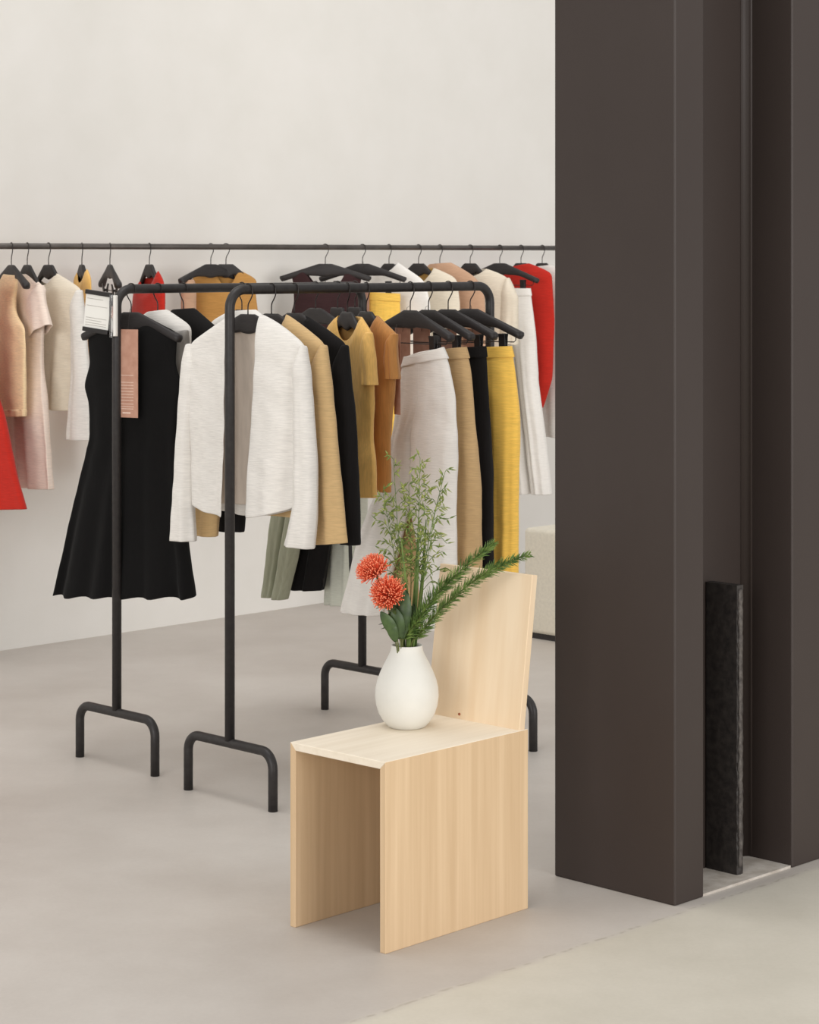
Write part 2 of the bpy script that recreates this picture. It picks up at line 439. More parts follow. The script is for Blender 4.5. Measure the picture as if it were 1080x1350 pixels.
# strap leaves
for lab, pts, wd in (
    ('long strap leaf standing upright among the oat grass in the vase', [inside(539), vp(543, 846), vp(548, 780), vp(553, 695)], .014),
    ('slender strap leaf in the vase leaning over the dark trousers behind', [inside(541, .01), vp(547, 846, .01), vp(556, 775, .02), vp(562, 685, .03)], .010),
    ('strap leaf in the vase beside the higher orange protea', [inside(536, -.01), vp(539, 846, -.01), vp(537, 790, -.02), vp(529, 710, -.02)], .009)):
    path = [p_ - MOUTH for p_ in smooth_path(pts, 20)]
    bm = bmesh.new(); rows = []
    for i, p_ in enumerate(path):
        w_ = wd * (1 - (i / 20) ** 3) * .5 + .0006
        rows.append([bm.verts.new(p_ + Vector((-w_, .3 * w_, 0))), bm.verts.new(p_ + Vector((0, .5 * w_ + .001, 0))), bm.verts.new(p_ + Vector((w_, -.2 * w_, 0)))])
    for i in range(20):
        for j in range(2): bm.faces.new((rows[i][j], rows[i][j + 1], rows[i + 1][j + 1], rows[i + 1][j]))
    o = obj('strap_leaf', bm, M['blade'], None, loc=MOUTH); tag(o, lab, 'leaf', 'strap leaves in the vase')
    sm = o.modifiers.new('thick', 'SOLIDIFY'); sm.thickness = .0008

# foxtail sprigs
def sprig(label, pts, n, ln, f0=.12):
    t = thing('foxtail_sprig', label, 'greenery', MOUTH, 0, 'foxtail sprigs in the vase')
    path = [p_ - MOUTH for p_ in smooth_path(pts, 60)]
    bm = bmesh.new(); add_tube(bm, path, [.0024 * (1 - .6 * i / 60) for i in range(61)], 6); obj('stem', bm, M['stem'], t)
    bm = bmesh.new()
    for i in range(n):
        f = f0 + (1 - f0) * (i / n)
        x = f * 60; a = int(min(59, x)); p0 = path[a].lerp(path[a + 1], x - a); tan = (path[a + 1] - path[a]).normalized()
        s = tan.cross(Vector((0, 1, 0))).normalized(); q = tan.cross(s)
        az = i * 2.399 + rnd.uniform(-.4, .4)
        out = s * math.cos(az) + q * math.sin(az)
        l_ = ln * rnd.uniform(.7, 1.15) * (1 - .45 * max(0, f - .75) / .25)
        add_blade(bm, p0, out * rnd.uniform(.6, .9) + tan * rnd.uniform(.45, .75), l_, .0032, tan * l_ * .15, n=2)
    obj('needle_foliage', bm, M['needle'], t, False)
sprig('bushy green foxtail sprig in the vase ending in a tufted tip', [inside(538, -.02, .06), vp(531, 846, -.02), vp(546, 826, -.03), vp(561, 803, -.04), vp(579, 779, -.04), vp(600, 760, -.04), vp(627, 735, -.03), vp(651, 716, -.02)], 600, .028, .16)
sprig('long green foxtail sprig in the vase reaching out over the chair back', [inside(541, -.01, .06), vp(543, 848, -.01), vp(556, 832, -.02), vp(577, 808, -.03), vp(598, 788, -.04), vp(621, 769, -.04), vp(645, 753, -.04), vp(668, 742, -.04), vp(698, 731, -.03)], 560, .026, .16)

# pincushion proteas
def protea(label, head, dirn, base_dd, R):
    t = thing('pincushion_protea', label, 'flower', MOUTH, 0, 'orange proteas in the vase')
    hc = head - MOUTH; d = dirn.normalized()
    st = smooth_path([inside(532, base_dd) - MOUTH, vp(529, 846, base_dd) - MOUTH, (vp(520, 822, base_dd) - MOUTH).lerp(hc, .35), hc - d * R * .35], 16)
    bm = bmesh.new(); add_tube(bm, st, .003, 8); obj('stem', bm, M['stem'], t)
    s = d.cross(Vector((0, 1, .2))).normalized(); q = d.cross(s)
    bm = bmesh.new(); bt = bmesh.new()
    n = 300
    for i in range(n):
        c = 1 - 1.12 * (i + .5) / n; ph = i * 2.39996
        r_ = math.sqrt(max(0, 1 - c * c))
        dr = d * c + (s * math.cos(ph) + q * math.sin(ph)) * r_
        L_ = R * rnd.uniform(.80, 1.06) * (1.0 - .22 * max(0, c) ** 2)
        tip = hc + dr * L_ * Vector((1, 1, 1)).x + d * .1 * R
        p0 = hc + dr * R * .12 - d * R * .15
        jt = Vector((rnd.uniform(-1, 1), rnd.uniform(-1, 1), rnd.uniform(-1, 1))) * R * .10; tip += jt
        m1 = hc + jt * .2 + dr * L_ * .62 + (s * math.cos(ph) + q * math.sin(ph)) * R * .16 * (1 - abs(c))
        pth = smooth_path([p0, m1, tip], 4)
        add_tube(bm, pth, [.0015, .0015, .0013, .0011, .0010], 4)
        M4 = Matrix.Translation(tip)
        r0 = bmesh.ops.create_icosphere(bt, subdivisions=1, radius=.0017, matrix=M4)
    obj('flower_head', bm, M['protea'], t)
    x = obj('style_tips', bt, M['protea_tip'], t); x['label'] = 'peach tips'
    # small leaves below the head
    bm = bmesh.new()
    for i in range(7):
        a = i * 2.4; f = .55 + .05 * i; p0 = st[int(f * 16)]
        out = s * math.cos(a) + q * math.sin(a) + d * .5
        add_blade(bm, p0, out, .04, .013, Vector((0, 0, -.004)), n=5)
    obj('stem_leaf', bm, M['leaf'], t)
protea('orange pincushion protea in the vase, the higher of the pair', vp(493, 753, -.01), Vector((-.45, -.35, .8)), .0, .043)
protea('orange pincushion protea in the vase, the lower of the pair', vp(512, 783, -.05), Vector((-.25, -.75, .5)), -.01, .044)

# dark leathery leaves at the mouth
def leafy(label, specs):
    t = thing('leaf_sprig', label, 'greenery', MOUTH, 0, 'leathery leaf sprigs in the vase')
    bs = bmesh.new()
    for j, (a, b, c, wd) in enumerate(specs):
        a, b, c = a - MOUTH, b - MOUTH, c - MOUTH
        add_tube(bs, smooth_path([a, b], 6), .0016, 6)
        bm = bmesh.new(); pth = smooth_path([b, b.lerp(c, .5) + Vector((0, -.006, .004)), c], 10)
        sd = (c - b).cross(Vector((0, 1, .15))).normalized(); rows = []
        for i, p_ in enumerate(pth):
            w_ = wd * math.sin(PI * min(1, i / 10 * .93 + .06)) ** .7 * .5
            rows.append([bm.verts.new(p_ - sd * w_), bm.verts.new(p_ + Vector((0, .004, -.002))), bm.verts.new(p_ + sd * w_)])
        for i in range(10):
            for q in range(2): bm.faces.new((rows[i][q], rows[i][q + 1], rows[i + 1][q + 1], rows[i + 1][q]))
        o = obj('leaf', bm, M['leaf'], t)
        o.modifiers.new('thick', 'SOLIDIFY').thickness = .001
    obj('stem', bs, M['stem'], t)
leafy('dark leathery leaf sprig spilling over the vase mouth below the proteas', [
    (inside(531, -.02), vp(524, 842, -.04), vp(502, 806, -.06), .03), (inside(530, -.01), vp(522, 846, -.04), vp(512, 818, -.05), .026),
    (inside(532, -.02), vp(528, 842, -.04), vp(520, 800, -.05), .034), (inside(533, -.02), vp(530, 842, -.035), vp(536, 778, -.03), .036)])
leafy('dark leathery leaf sprig standing in the vase behind the proteas', [
    (inside(533, .01), vp(532, 842, .01), vp(528, 780, .01), .036), (inside(534, .01), vp(536, 842, .0), vp(546, 796, .0), .028), (inside(533, .01), vp(530, 842, .0), vp(512, 812, -.01), .03)])

# ------------------------------------------------------------------ white bench far behind
b0 = at(690, 840, EYE * F / (840 - YH)); b0.z = 0
bench = thing('pouf', 'off-white upholstered block seat on the floor between chair back and column', 'pouf', b0, ANG)
bm = bmesh.new(); add_box(bm, 0, .6, -.75, 0, .022, .46)
o = obj('cushion_block', bm, M['offwhite_fabric'], bench, True); bevel(o, .02, 4)
bm = bmesh.new(); add_box(bm, .012, .588, -.738, -.012, 0, .026)
o = obj('base', bm, M['black_metal'], bench, False); o['label'] = 'dark base strip'

# ------------------------------------------------------------------ clothing racks
class Rail:
    def __init__(s, p0, d, z, r): s.p0, s.d, s.z, s.r = p0, d, z, r
    def hook(s, px):
        q = (px - CX) / F
        t = (q * s.p0.y - s.p0.x) / (s.d.x - q * s.d.y)
        p = s.p0 + s.d * t
        return Vector((p.x, p.y, s.z))

def rack(label, p0, length, zr, ang, foot_half=.19):
    t = thing('clothing_rack', label, 'clothing rack', p0, ang)
    R = .0148
    bm = bmesh.new()
    add_tube(bm, fillet([(0, 0, .176), (0, 0, zr), (length, 0, zr), (length, 0, .176)], .055, 10), R, 16)
    obj('hanging_frame', bm, M['black_metal'], t)
    for x in (0, length):
        bm = bmesh.new()
        add_tube(bm, fillet([(x, -foot_half, 0), (x, -foot_half, .168), (x, foot_half, .168), (x, foot_half, 0)], .048, 8), .0142, 14)
        obj('foot', bm, M['black_metal'], t)
    return t

RA = math.radians(45.2)
fp = at(303, 1055, EYE * F / (1055 - YH)); fp.z = 0
bp_ = at(154, 1010, EYE * F / (1010 - YH)); bp_.z = 0
rack('black tubular clothing rack nearest the chair, with the white jacket and trousers', fp, 1.125, 1.500, RA)
rack('black tubular clothing rack nearer the wall, with the black dress', bp_, 1.07, 1.495, RA)
RD = Vector((math.cos(RA), math.sin(RA), 0))
FR = Rail(fp, RD, 1.500, .0148)
BR = Rail(bp_, RD, 1.495, .0148)
wr = W0 + B * .30
WR = Rail(wr, A, 1.637, .0118)
wrail = thing('wall_rail', 'long dark steel hanging rail running along the white wall', 'clothes rail', (wr.x, wr.y, 0), ANG)
bm = bmesh.new(); add_tube(bm, [(-1.6, 0, 1.637), (4.6, 0, 1.637)], .0118, 16); obj('tube', bm, M['rail_metal'], wrail)
for x in (-1.45, 4.45):
    bm = bmesh.new(); add_tube(bm, [(x, 0, 1.637), (x, .30, 1.637)], .009, 12); add_lathe_loc = None
    add_tube(bm, [(x, .292, 1.637), (x, .2995, 1.637)], .03, 20); obj('wall_bracket', bm, M['rail_metal'], wrail)

# ------------------------------------------------------------------ hangers
def hanger_bm(half, zt, zend, dep_tip, n=40):
    bm = bmesh.new(); rings = []; seg = 12
    for i in range(n + 1):
        u = -half + 2 * half * i / n; a = abs(u) / half
        flat = .030 / half
        f = max(0, (a - flat) / (1 - flat))
        top = zt + (zend + .014 - zt) * f
        hgt = .059 - .028 * (.5 - .5 * math.cos(PI * min(1, a * 1.7))) - .004 * a
        if a > .93: hgt *= math.sqrt(max(.05, 1 - ((a - .93) / .07) ** 2 * .8))
        dep = .0075 + (dep_tip - .0075) * max(0, (a - .25) / .75) ** 1.3
        if a > .93: dep *= math.sqrt(max(.08, 1 - ((a - .93) / .07) ** 2 * .85))
        cz = top - hgt / 2
        ring = []
        for k_ in range(seg):
            th = 2 * PI * k_ / seg
            cy, cz_ = math.cos(th), math.sin(th)
            ring.append(bm.verts.new((u, dep * math.copysign(abs(cy) ** .6, cy), cz + hgt / 2 * math.copysign(abs(cz_) ** .6, cz_))))
        rings.append(ring)
    for i in range(n):
        for k_ in range(seg): bm.faces.new((rings[i][k_], rings[i + 1][k_], rings[i + 1][(k_ + 1) % seg], rings[i][(k_ + 1) % seg]))
    bm.faces.new(rings[0]); bm.faces.new(list(reversed(rings[-1])))
    bmesh.ops.recalc_face_normals(bm, faces=bm.faces[:])
    return bm

def hanger(rail, px, psi, label, group, half=.2, drop=.098, clips=None, dep_tip=.017, flip=False, zt=None):
    hk = rail.hook(px); s = -1 if flip else 1
    t = thing('clothes_hanger', label, 'hanger', hk, -psi, group)
    zt = -.073 if zt is None else zt
    rr = rail.r + .0024
    pts = [(s * rr * math.cos(a), 0, rr * math.sin(a)) for a in [math.radians(215 - 225 * i / 14) for i in range(15)]]
    pts += [(s * rr * 1.02, 0, -.016), (s * rr * .6, 0, -.030), (s * .002, 0, -.042), (0, 0, -.054), (0, 0, zt - .006)]
    bm = bmesh.new(); add_tube(bm, smooth_path(pts, 44), .0019, 8); obj('hook', bm, M['wire'], t)
    obj('hanger_body', hanger_bm(half, zt, zt - drop, dep_tip), M['hanger'], t)
    if clips:
        zb = -.178
        bm = bmesh.new()
        e = half * .86
        for q in (-1, 1):
            add_tube(bm, [(q * e, 0, zt - drop * .75), (q * e, 0, zb + .006), (q * (e - .006), 0, zb), (0, 0, zb)], .0017, 8)
        obj('clip_bar', bm, M['wire'], t)
        for q in (-1, 1):
            bm = bmesh.new()
            Mx = Matrix.Rotation(0, 4, 'X')
            for sy in (-1, 1):
                add_prism(bm, [(sy * .0025, zb - .038), (sy * .0075, zb - .036), (sy * .0105, zb + .012), (sy * .0135, zb + .026), (sy * .010, zb + .027), (sy * .0045, zb + .004)], 0, q * clips - .012, q * clips + .012)
            add_tube(bm, [(q * clips - .009, 0, zb), (q * clips + .009, 0, zb)], .0052, 10)
            bevel(obj('clip', bm, M['clip'], t, False), .0012, 1)
    return t

# ------------------------------------------------------------------ garments
class Plane:
    """the upright plane a garment hangs in; local x runs along the hanger, local z from the rail"""
    def __init__(s, rail, px, psi):
        s.h = rail.hook(px); s.psi = psi; s.c, s.s = math.cos(psi), math.sin(psi)
    def uz(s, p):
        q = (p[0] - CX) / F
        u = (q * s.h.y - s.h.x) / (s.c + q * s.s)
        D = s.h.y - u * s.s
        return (u, EYE - (p[1] - YH) / F * D - s.h.z)

def resample(poly, n, e=1.15, soft=1):
    z0, z1 = poly[0][1], poly[-1][1]
    pz = [poly[0][1]]
    for p_ in poly[1:]: pz.append(min(p_[1], pz[-1] - 1e-4))
    out = []
    for i in range(n):
        z = z0 + (z1 - z0) * (i / (n - 1)) ** e
        for j in range(len(poly) - 1):
            if z >= pz[j + 1] or j == len(poly) - 2: break
        f = (pz[j] - z) / (pz[j] - pz[j + 1]); f = max(0, min(1, f))
        out.append([poly[j][0] + (poly[j + 1][0] - poly[j][0]) * f, z])
    for _ in range(soft):
        us = [o[0] for o in out]
        for i in range(1, n - 1): out[i][0] = (us[i - 1] + 2 * us[i] + us[i + 1]) / 4
    return out

def interp(tab, t):
    for (a, va), (b, vb) in zip(tab, tab[1:]):
        if t <= b: return va + (vb - va) * max(0, (t - a) / (b - a))
    return tab[-1][1]

def loft(Lp, Rp, depth, seed, folds=(5, .006), scoopF=.0, scoopB=.0, gap=None, voff=0.0, rows=44, half=26, back_only=False,
         hem=0.0, pwr=.7, wrinkle=.007, fold_pow=1.3, cap_top=False, e=1.15, shrink=1.0, hem_curve=0.0, inset=0.0,
         soft=1, fscale=1.0, side=None, crotch_t=.3):
    r_ = random.Random(seed)
    L, R = resample(Lp, rows, e, soft), resample(Rp, rows, e, soft)
    ph = [r_.random() * 6.28 for _ in range(8)]
    if gap: GL, GR = gap
    bm = bmesh.new(); ringv = []
    nf, fa = folds; fa *= 1.5
    nc, nw = (L[0][0] + R[0][0]) / 2, max(.02, (R[0][0] - L[0][0]) / 2)
    cb = [.5 - .5 * math.cos(PI * i / half) for i in range(half + 1)]
    H = max(L[0][1] - L[-1][1], .05)
    def zlook(t, s):
        x = min(max(t, 0), 1) ; x = x ** (1 / e) * (rows - 1); a = int(min(rows - 2, x)); f = x - a
        zl = L[a][1] + (L[a + 1][1] - L[a][1]) * f; zr = R[a][1] + (R[a + 1][1] - R[a][1]) * f
        return zl + (zr - zl) * s
    for i in range(rows):
        t = (i / (rows - 1)) ** e
        uL, uR = L[i][0], R[i][0]
        dep = interp(depth, t) * shrink
        def pt(s, front):
            u = uL + (uR - uL) * s
            prof = max(0, 4 * s * (1 - s)) ** (pwr * .72)
            win = 1.0
            if side:
                s2 = s / 2 if side == 'L' else .5 + s / 2
                big = max(0, 4 * s2 * (1 - s2)) ** (pwr * .72)
                bl_ = max(0, min(1, (t - crotch_t + .10) / .16)); bl_ = bl_ * bl_ * (3 - 2 * bl_)
                prof = big * (1 - bl_) + prof * bl_
                win = 4 * s * (1 - s)
            k_ = 0 if front else 4
            fo = fa * (t ** fold_pow) * (math.sin(2 * PI * nf * s + ph[k_]) + .55 * math.sin(2 * PI * nf * 1.63 * s + ph[k_ + 1] + t * 1.1)) * min(1, 4 * prof) * win
            sc = scoopF if front else scoopB
            tau = max(.3, min(.9, sc / H * 2.6))
            tt = t
            if sc and t < tau: x_ = abs(u - nc) / nw; tt = t + (sc / H) * (max(0, 1 - x_ * x_) ** .75) * (1 - t / tau)
            z = zlook(tt, s)
            wr_ = wrinkle * (noise.noise((u * 7 + seed, z * 4, 1.7 * k_)) + .45 * noise.noise((u * 22 + z * 9, z * 16 + seed, 1.7 * k_))) * min(1, t * 6)
            v = (-fscale if front else 1) * (dep * prof) + fo + wr_ + voff
            if not front: v -= inset
            if hem: z += hem * math.sin(2 * PI * nf * s + ph[k_] + .7) * t ** 4
            if hem_curve: z -= hem_curve * (4 * s * (1 - s)) * t ** 6
            return bm.verts.new((u, v, z))
        if back_only:
            row = [pt(.03 + .94 * c_, False) for c_ in cb]
        elif gap:
            def gu(poly, z):
                for (ua, za), (ub, zb) in zip(poly, poly[1:]):
                    if z >= zb: return ua + (ub - ua) * max(0, min(1, (za - z) / (za - zb)))
                return poly[-1][0]
            zz = zlook(t, .5)
            sl = (gu(GL, zz) - uL) / (uR - uL); sr = (gu(GR, zz) - uL) / (uR - uL)
            row = [pt(sl * c_, True) for c_ in [1 - x for x in [j / half for j in range(half + 1)]]][:-1]
            row = [pt(sl * (1 - (j / half)) ** 1.6, True) for j in range(half)]
            row += [pt(c_, False) for c_ in cb[:-1]]
            row += [pt(1 - (1 - sr) * (j / half) ** 1.6, True) for j in range(half + 1)]
        else:
            row = [pt(c_, True) for c_ in cb] + [pt(c_, False) for c_ in reversed(cb[1:-1])]
        ringv.append(row)
    if gap:
        # drop the unused first list
        used = set(v for row in ringv for v in row)
        for v in [v for v in bm.verts if v not in used]: bm.verts.remove(v)
    m_ = len(ringv[0]); closed = not (gap or back_only)
    for i in range(rows - 1):
        for j in range(m_ if closed else m_ - 1):
            bm.faces.new((ringv[i][j], ringv[i + 1][j], ringv[i + 1][(j + 1) % m_], ringv[i][(j + 1) % m_]))
    if cap_top: bm.faces.new(list(reversed(ringv[0])))
    bmesh.ops.recalc_face_normals(bm, faces=bm.faces[:])
    return bm

def finish(o, th=.0022, sub=1):
    m_ = o.modifiers.new('thickness', 'SOLIDIFY'); m_.thickness = th; m_.offset = 0
    if sub:
        s_ = o.modifiers.new('smooth', 'SUBSURF'); s_.levels = 0; s_.render_levels = sub
    return o

SEED = [10]
TOPD = [(0, .018), (.08, .029), (.3, .037), (1, .040)]
def garment(name, label, cat, rail, px, deg, Lpx, Rpx, mat, group, sleeves=(), depth=TOPD, hang=None, lining=None, gap=None, body_name='body', band=None, neck_trim=None, **kw):
    psi = math.radians(deg); P = Plane(rail, px, psi); SEED[0] += 1
    t = thing(name, label, cat, P.h, -psi, group)
    Ll, Rl = [P.uz(p_) for p_ in Lpx], [P.uz(p_) for p_ in Rpx]
    g = None
    if gap: g = ([P.uz(p_) for p_ in gap[0]], [P.uz(p_) for p_ in gap[1]])
    finish(obj(body_name, loft(Ll, Rl, depth, SEED[0], gap=g, **kw), mat, t))
    if lining:
        k2 = dict(kw); k2.pop('hem_curve', None)
        o = finish(obj('lining', loft(Ll, [(u, z) for u, z in Rl], depth, SEED[0], back_only=True, inset=.007, **k2), lining, t), .001)
        o['label'] = 'beige lining'
    for sv in sleeves:
        sl, sr, sd, vo = sv[:4]
        sl, sr = [P.uz(p_) for p_ in sl], [P.uz(p_) for p_ in sr]
        sm_ = sv[4] if len(sv) > 4 else mat
        o = finish(obj('sleeve', loft(sl, sr, [(0, .012), (.12, sd * .8), (1, sd)], SEED[0] + 100 + int(sl[0][0] * 50), voff=vo, folds=(2, .003), rows=36, half=14, cap_top=True), sm_, t))
    if band:
        zb, hgt = band
        n_ = 44
        def cut(poly, za):
            rs = resample(poly, 60, 1.0)
            return [(u, z) for u, z in rs if z <= poly[-1][1] + hgt]
        bl, br = cut(Ll, hgt), cut(Rl, hgt)
        grow = .004
        o = finish(obj(zb, loft([(u - grow, z) for u, z in bl], [(u + grow, z) for u, z in br], [(0, depth[-1][1] + grow), (1, depth[-1][1] + grow)], SEED[0], folds=(26, .004), rows=6, fold_pow=.01, wrinkle=0), mat, t))
    hk = dict(half=.2, drop=.098); hk.update(hang or {})
    if not hk.pop('bare', False):
        (uR, zR) = max(Rl[1:4], key=lambda q: q[0] + .5 * q[1]); (uL, zL) = max(Ll[1:4], key=lambda q: -q[0] + .5 * q[1])
        hf = max(.07, min(hk['half'], uR - .018, -uL - .018))
        def zs(poly, u):
            for (ua, za), (ub, zb) in zip(poly, poly[1:]):
                if abs(ub) >= u: return za + (zb - za) * max(0, (u - abs(ua)) / max(1e-4, abs(ub) - abs(ua)))
            return poly[1][1]
        hk['half'] = hf; hk['dep_tip'] = .009
        hk['drop'] = max(hk['drop'], -.073 + .014 + .014 - min(zs(Rl, hf), zs(Ll, hf)))
    hg = hk.pop('label'); hgr = hk.pop('group')
    hanger(rail, px, psi, hg, hgr, **hk)
    return t

def trousers(label, cat, rail, px, deg, Lpx, Rpx, mat, group, hang, gapL=None, gapR=None, depth=.034, crotch=.30, name='trousers', sag=.0, folds=(3, .005)):
    psi = math.radians(deg); P = Plane(rail, px, psi); SEED[0] += 1
    t = thing(name, label, cat, P.h, -psi, group)
    Ll, Rl = [P.uz(p_) for p_ in Lpx], [P.uz(p_) for p_ in Rpx]
    n_ = 60
    Ls, Rs = resample(Ll, n_, 1.0), resample(Rl, n_, 1.0)
    # waistband
    h_ = .036; zt = Ls[0][1]
    i1 = max(2, len([q for q in range(n_) if Ls[q][1] > zt - h_]))
    zr = Rs[0][1]
    finish(obj('waistband', loft([(Ls[0][0] - .002, zt), (Ls[i1][0] - .003, zt - h_)], [(Rs[0][0] + .002, zr), (Rs[i1][0] + .003, zr - h_)], [(0, depth * .62 + .002), (1, depth * .70 + .003)], SEED[0], rows=8, scoopF=sag, wrinkle=.001, folds=(2, .001)), mat, t))
    ic = int(n_ * crotch)
    mid = [(Ls[q][0] * .5 + Rs[q][0] * .5, Ls[q][1] * .5 + Rs[q][1] * .5) for q in range(n_)]
    if gapL:
        gl, gr = [P.uz(p_) for p_ in gapL], [P.uz(p_) for p_ in gapR]
        zc = gl[0][1]
    else:
        zc = mid[ic][1]
        gl = [mid[ic], (mid[-1][0] - .006, mid[-1][1])]
        gr = [mid[ic], (mid[-1][0] + .006, mid[-1][1])]
    up = [m_ for m_ in mid if m_[1] > zc + .01]
    up = up[::6] if len(up) > 6 else up[:1]
    ctr = (mid[0][1] - zc) / (mid[0][1] - mid[-1][1])
    dl = [(0, depth * .6), (ctr * .6, depth), (1, depth * 1.15)]
    lo_ = [(u, z - .004) for u, z in Ll[:1]] + Ll[1:]; hi_ = [(u, z - .004) for u, z in Rl[:1]] + Rl[1:]
    kw_ = dict(folds=folds, rows=56, half=20, fold_pow=1.1, e=1.0, crotch_t=ctr)
    finish(obj('leg', loft(lo_, up + gl, dl, SEED[0] + 50, side='L', **kw_), mat, t))
    finish(obj('leg', loft(up + gr, hi_, dl, SEED[0] + 50, side='R', **kw_), mat, t))
    hk = dict(half=.2, drop=.088, clips=.125); hk.update(hang); hg = hk.pop('label'); hgr = hk.pop('group')
    hanger(rail, px, psi, hg, hgr, **hk)
    return t

GF, GB, GW = 'clothes on the rack nearest the chair', 'clothes on the rack nearer the wall', 'clothes on the wall rail'
HF, HB, HW = 'hangers on the rack nearest the chair', 'hangers on the rack nearer the wall', 'hangers on the wall rail'
def H(l, g, **k): return dict(label=l, group=g, **k)

# ---- rack nearest the chair
garment('jacket', 'white linen collarless jacket hanging open at the end of the front rack', 'jacket', FR, 327, 38,
        [(303, 417), (290, 425), (251, 452), (248, 480), (252, 560), (255, 664)], [(347, 415), (370, 428), (403, 455), (403, 480), (397, 560), (389, 640), (389, 669)],
        M['white_linen'], GF,
        sleeves=[([(248, 453), (243, 474), (240, 530), (231, 681), (229, 712)], [(253, 453), (261, 482), (259, 520), (254, 586), (254, 664), (258, 714)], .031, -.004),
                 ([(400, 455), (389, 482), (390, 560), (389, 669), (377, 719)], [(404, 456), (410, 500), (418, 600), (419, 680), (415, 724)], .032, -.004)],
        gap=([(306, 418), (307, 520), (307, 690)], [(345, 416), (346, 480), (337, 606), (333, 690)]), lining=M['lining'],
        hang=H('black hanger inside the open white linen jacket', HF, half=.19), folds=(3, .005), wrinkle=.008, hem_curve=.035, scoopB=.045)
garment('blazer', 'khaki blazer hanging between the white jacket and the black blazer', 'blazer', FR, 358, 41,
        [(343, 417), (330, 424), (294, 448), (290, 480), (296, 560), (296, 672)], [(377, 414), (400, 430), (429, 453), (429, 480), (425, 560), (422, 684)],
        M['khaki'], GF,
        sleeves=[([(283, 460), (272, 540), (256, 660), (254, 704)], [(305, 452), (303, 540), (290, 660), (286, 708)], .031, -.002),
                 ([(426, 454), (413, 482), (414, 560), (418, 660), (416, 718)], [(431, 455), (434, 480), (447, 606), (460, 716)], .032, -.004)],
        hang=H('black hanger at the collar of the khaki blazer', HF, half=.19), folds=(3, .004), scoopF=.10, scoopB=.035)
garment('blazer', 'black blazer hanging between the khaki blazer and the yellow tee', 'blazer', FR, 388, 42,
        [(375, 417), (360, 424), (325, 446), (322, 480), (326, 560), (328, 668)], [(403, 416), (428, 432), (457, 453), (457, 480), (454, 560), (450, 680)],
        M['black'], GF,
        sleeves=[([(315, 460), (305, 540), (290, 660), (286, 699)], [(336, 452), (334, 540), (322, 660), (320, 702)], .031, -.002),
                 ([(454, 454), (441, 482), (442, 560), (450, 660), (452, 716)], [(459, 455), (463, 500), (471, 569), (475, 719)], .032, -.004)],
        hang=H('black hanger at the collar of the black blazer', HF, half=.19), folds=(3, .004), scoopF=.10, scoopB=.035)
garment('tee_shirt', 'straw yellow short-sleeved tee beside the black blazer', 'top', FR, 458, 62,
        [(446, 416), (432, 432), (430, 460), (433, 520), (438, 600), (441, 648)], [(476, 418), (491, 441), (490, 470), (489, 524), (487, 578), (491, 607), (492, 657)],
        M['yellow'], GF, sleeves=[([(428, 440), (424, 470), (425, 496)], [(440, 432), (441, 470), (442, 500)], .024, 0), ([(488, 438), (483, 452), (481, 470), (485, 508)], [(490, 439), (493, 465), (495, 508)], .022, -.006)],
        hang=H('black hanger in the scooped neck of the yellow tee', HF, half=.17, drop=.09), scoopF=.075, folds=(2, .006), depth=[(0, .016), (.1, .026), (1, .03)])
garment('tee_shirt', 'bronze short-sleeved tee beside the white trousers', 'top', FR, 483, 57,
        [(472, 417), (452, 440), (450, 470), (455, 560), (460, 640)], [(497, 416), (524, 442), (522, 470), (518, 524), (515, 560), (513, 607), (512, 650)],
        M['bronze'], GF, sleeves=[([(446, 442), (444, 470), (445, 490)], [(460, 436), (462, 470), (463, 494)], .024, 0), ([(521, 440), (514, 455), (512, 472), (514, 500)], [(524, 440), (525, 465), (526, 500)], .022, -.006)],
        hang=H('black hanger in the neck of the bronze tee', HF, half=.17, drop=.09), scoopF=.055, folds=(2, .006), depth=[(0, .016), (.1, .024), (1, .028)])
trousers('white wide-legged trousers clipped up beside the bronze tee', 'trousers', FR, 541, 48,
         [(534, 470), (528, 500), (521, 560), (512, 620), (492, 664), (470, 724), (451, 806)], [(584, 457), (591, 480), (598, 520), (602, 580), (601, 660), (600, 832)],
         M['white_twill'], GF, H('black clip hanger holding the white trousers, on the front rack', HF, clips=.11),
         gapL=[(545, 575), (541, 664), (515, 760), (503, 812)], gapR=[(545, 575), (542, 664), (553, 720), (558, 828)], crotch=.33, sag=.012)
trousers('khaki trousers clipped up between the white and the black pair', 'trousers', FR, 565, 45,
         [(558, 464), (552, 560), (540, 660), (520, 760), (512, 815)], [(614, 457), (620, 485), (627, 569), (633, 646), (633, 840)],
         M['khaki_twill'], GF, H('black clip hanger holding the khaki trousers', HF))
trousers('black trousers clipped up between the khaki and the mustard pair', 'trousers', FR, 591, 40,
         [(580, 460), (575, 560), (560, 700), (545, 815)], [(640, 456), (642, 485), (645, 554), (648, 628), (649, 842)],
         M['black'], GF, H('black clip hanger holding the black trousers', HF))
trousers('mustard linen trousers clipped up at the end of the rack nearest the column', 'trousers', FR, 620, 33,
         [(606, 459), (604, 600), (610, 825)], [(674, 456), (679, 489), (684, 554), (683, 658), (681, 846)],
         M['mustard'], GF, H('black clip hanger holding the mustard trousers beside the rack end', HF))

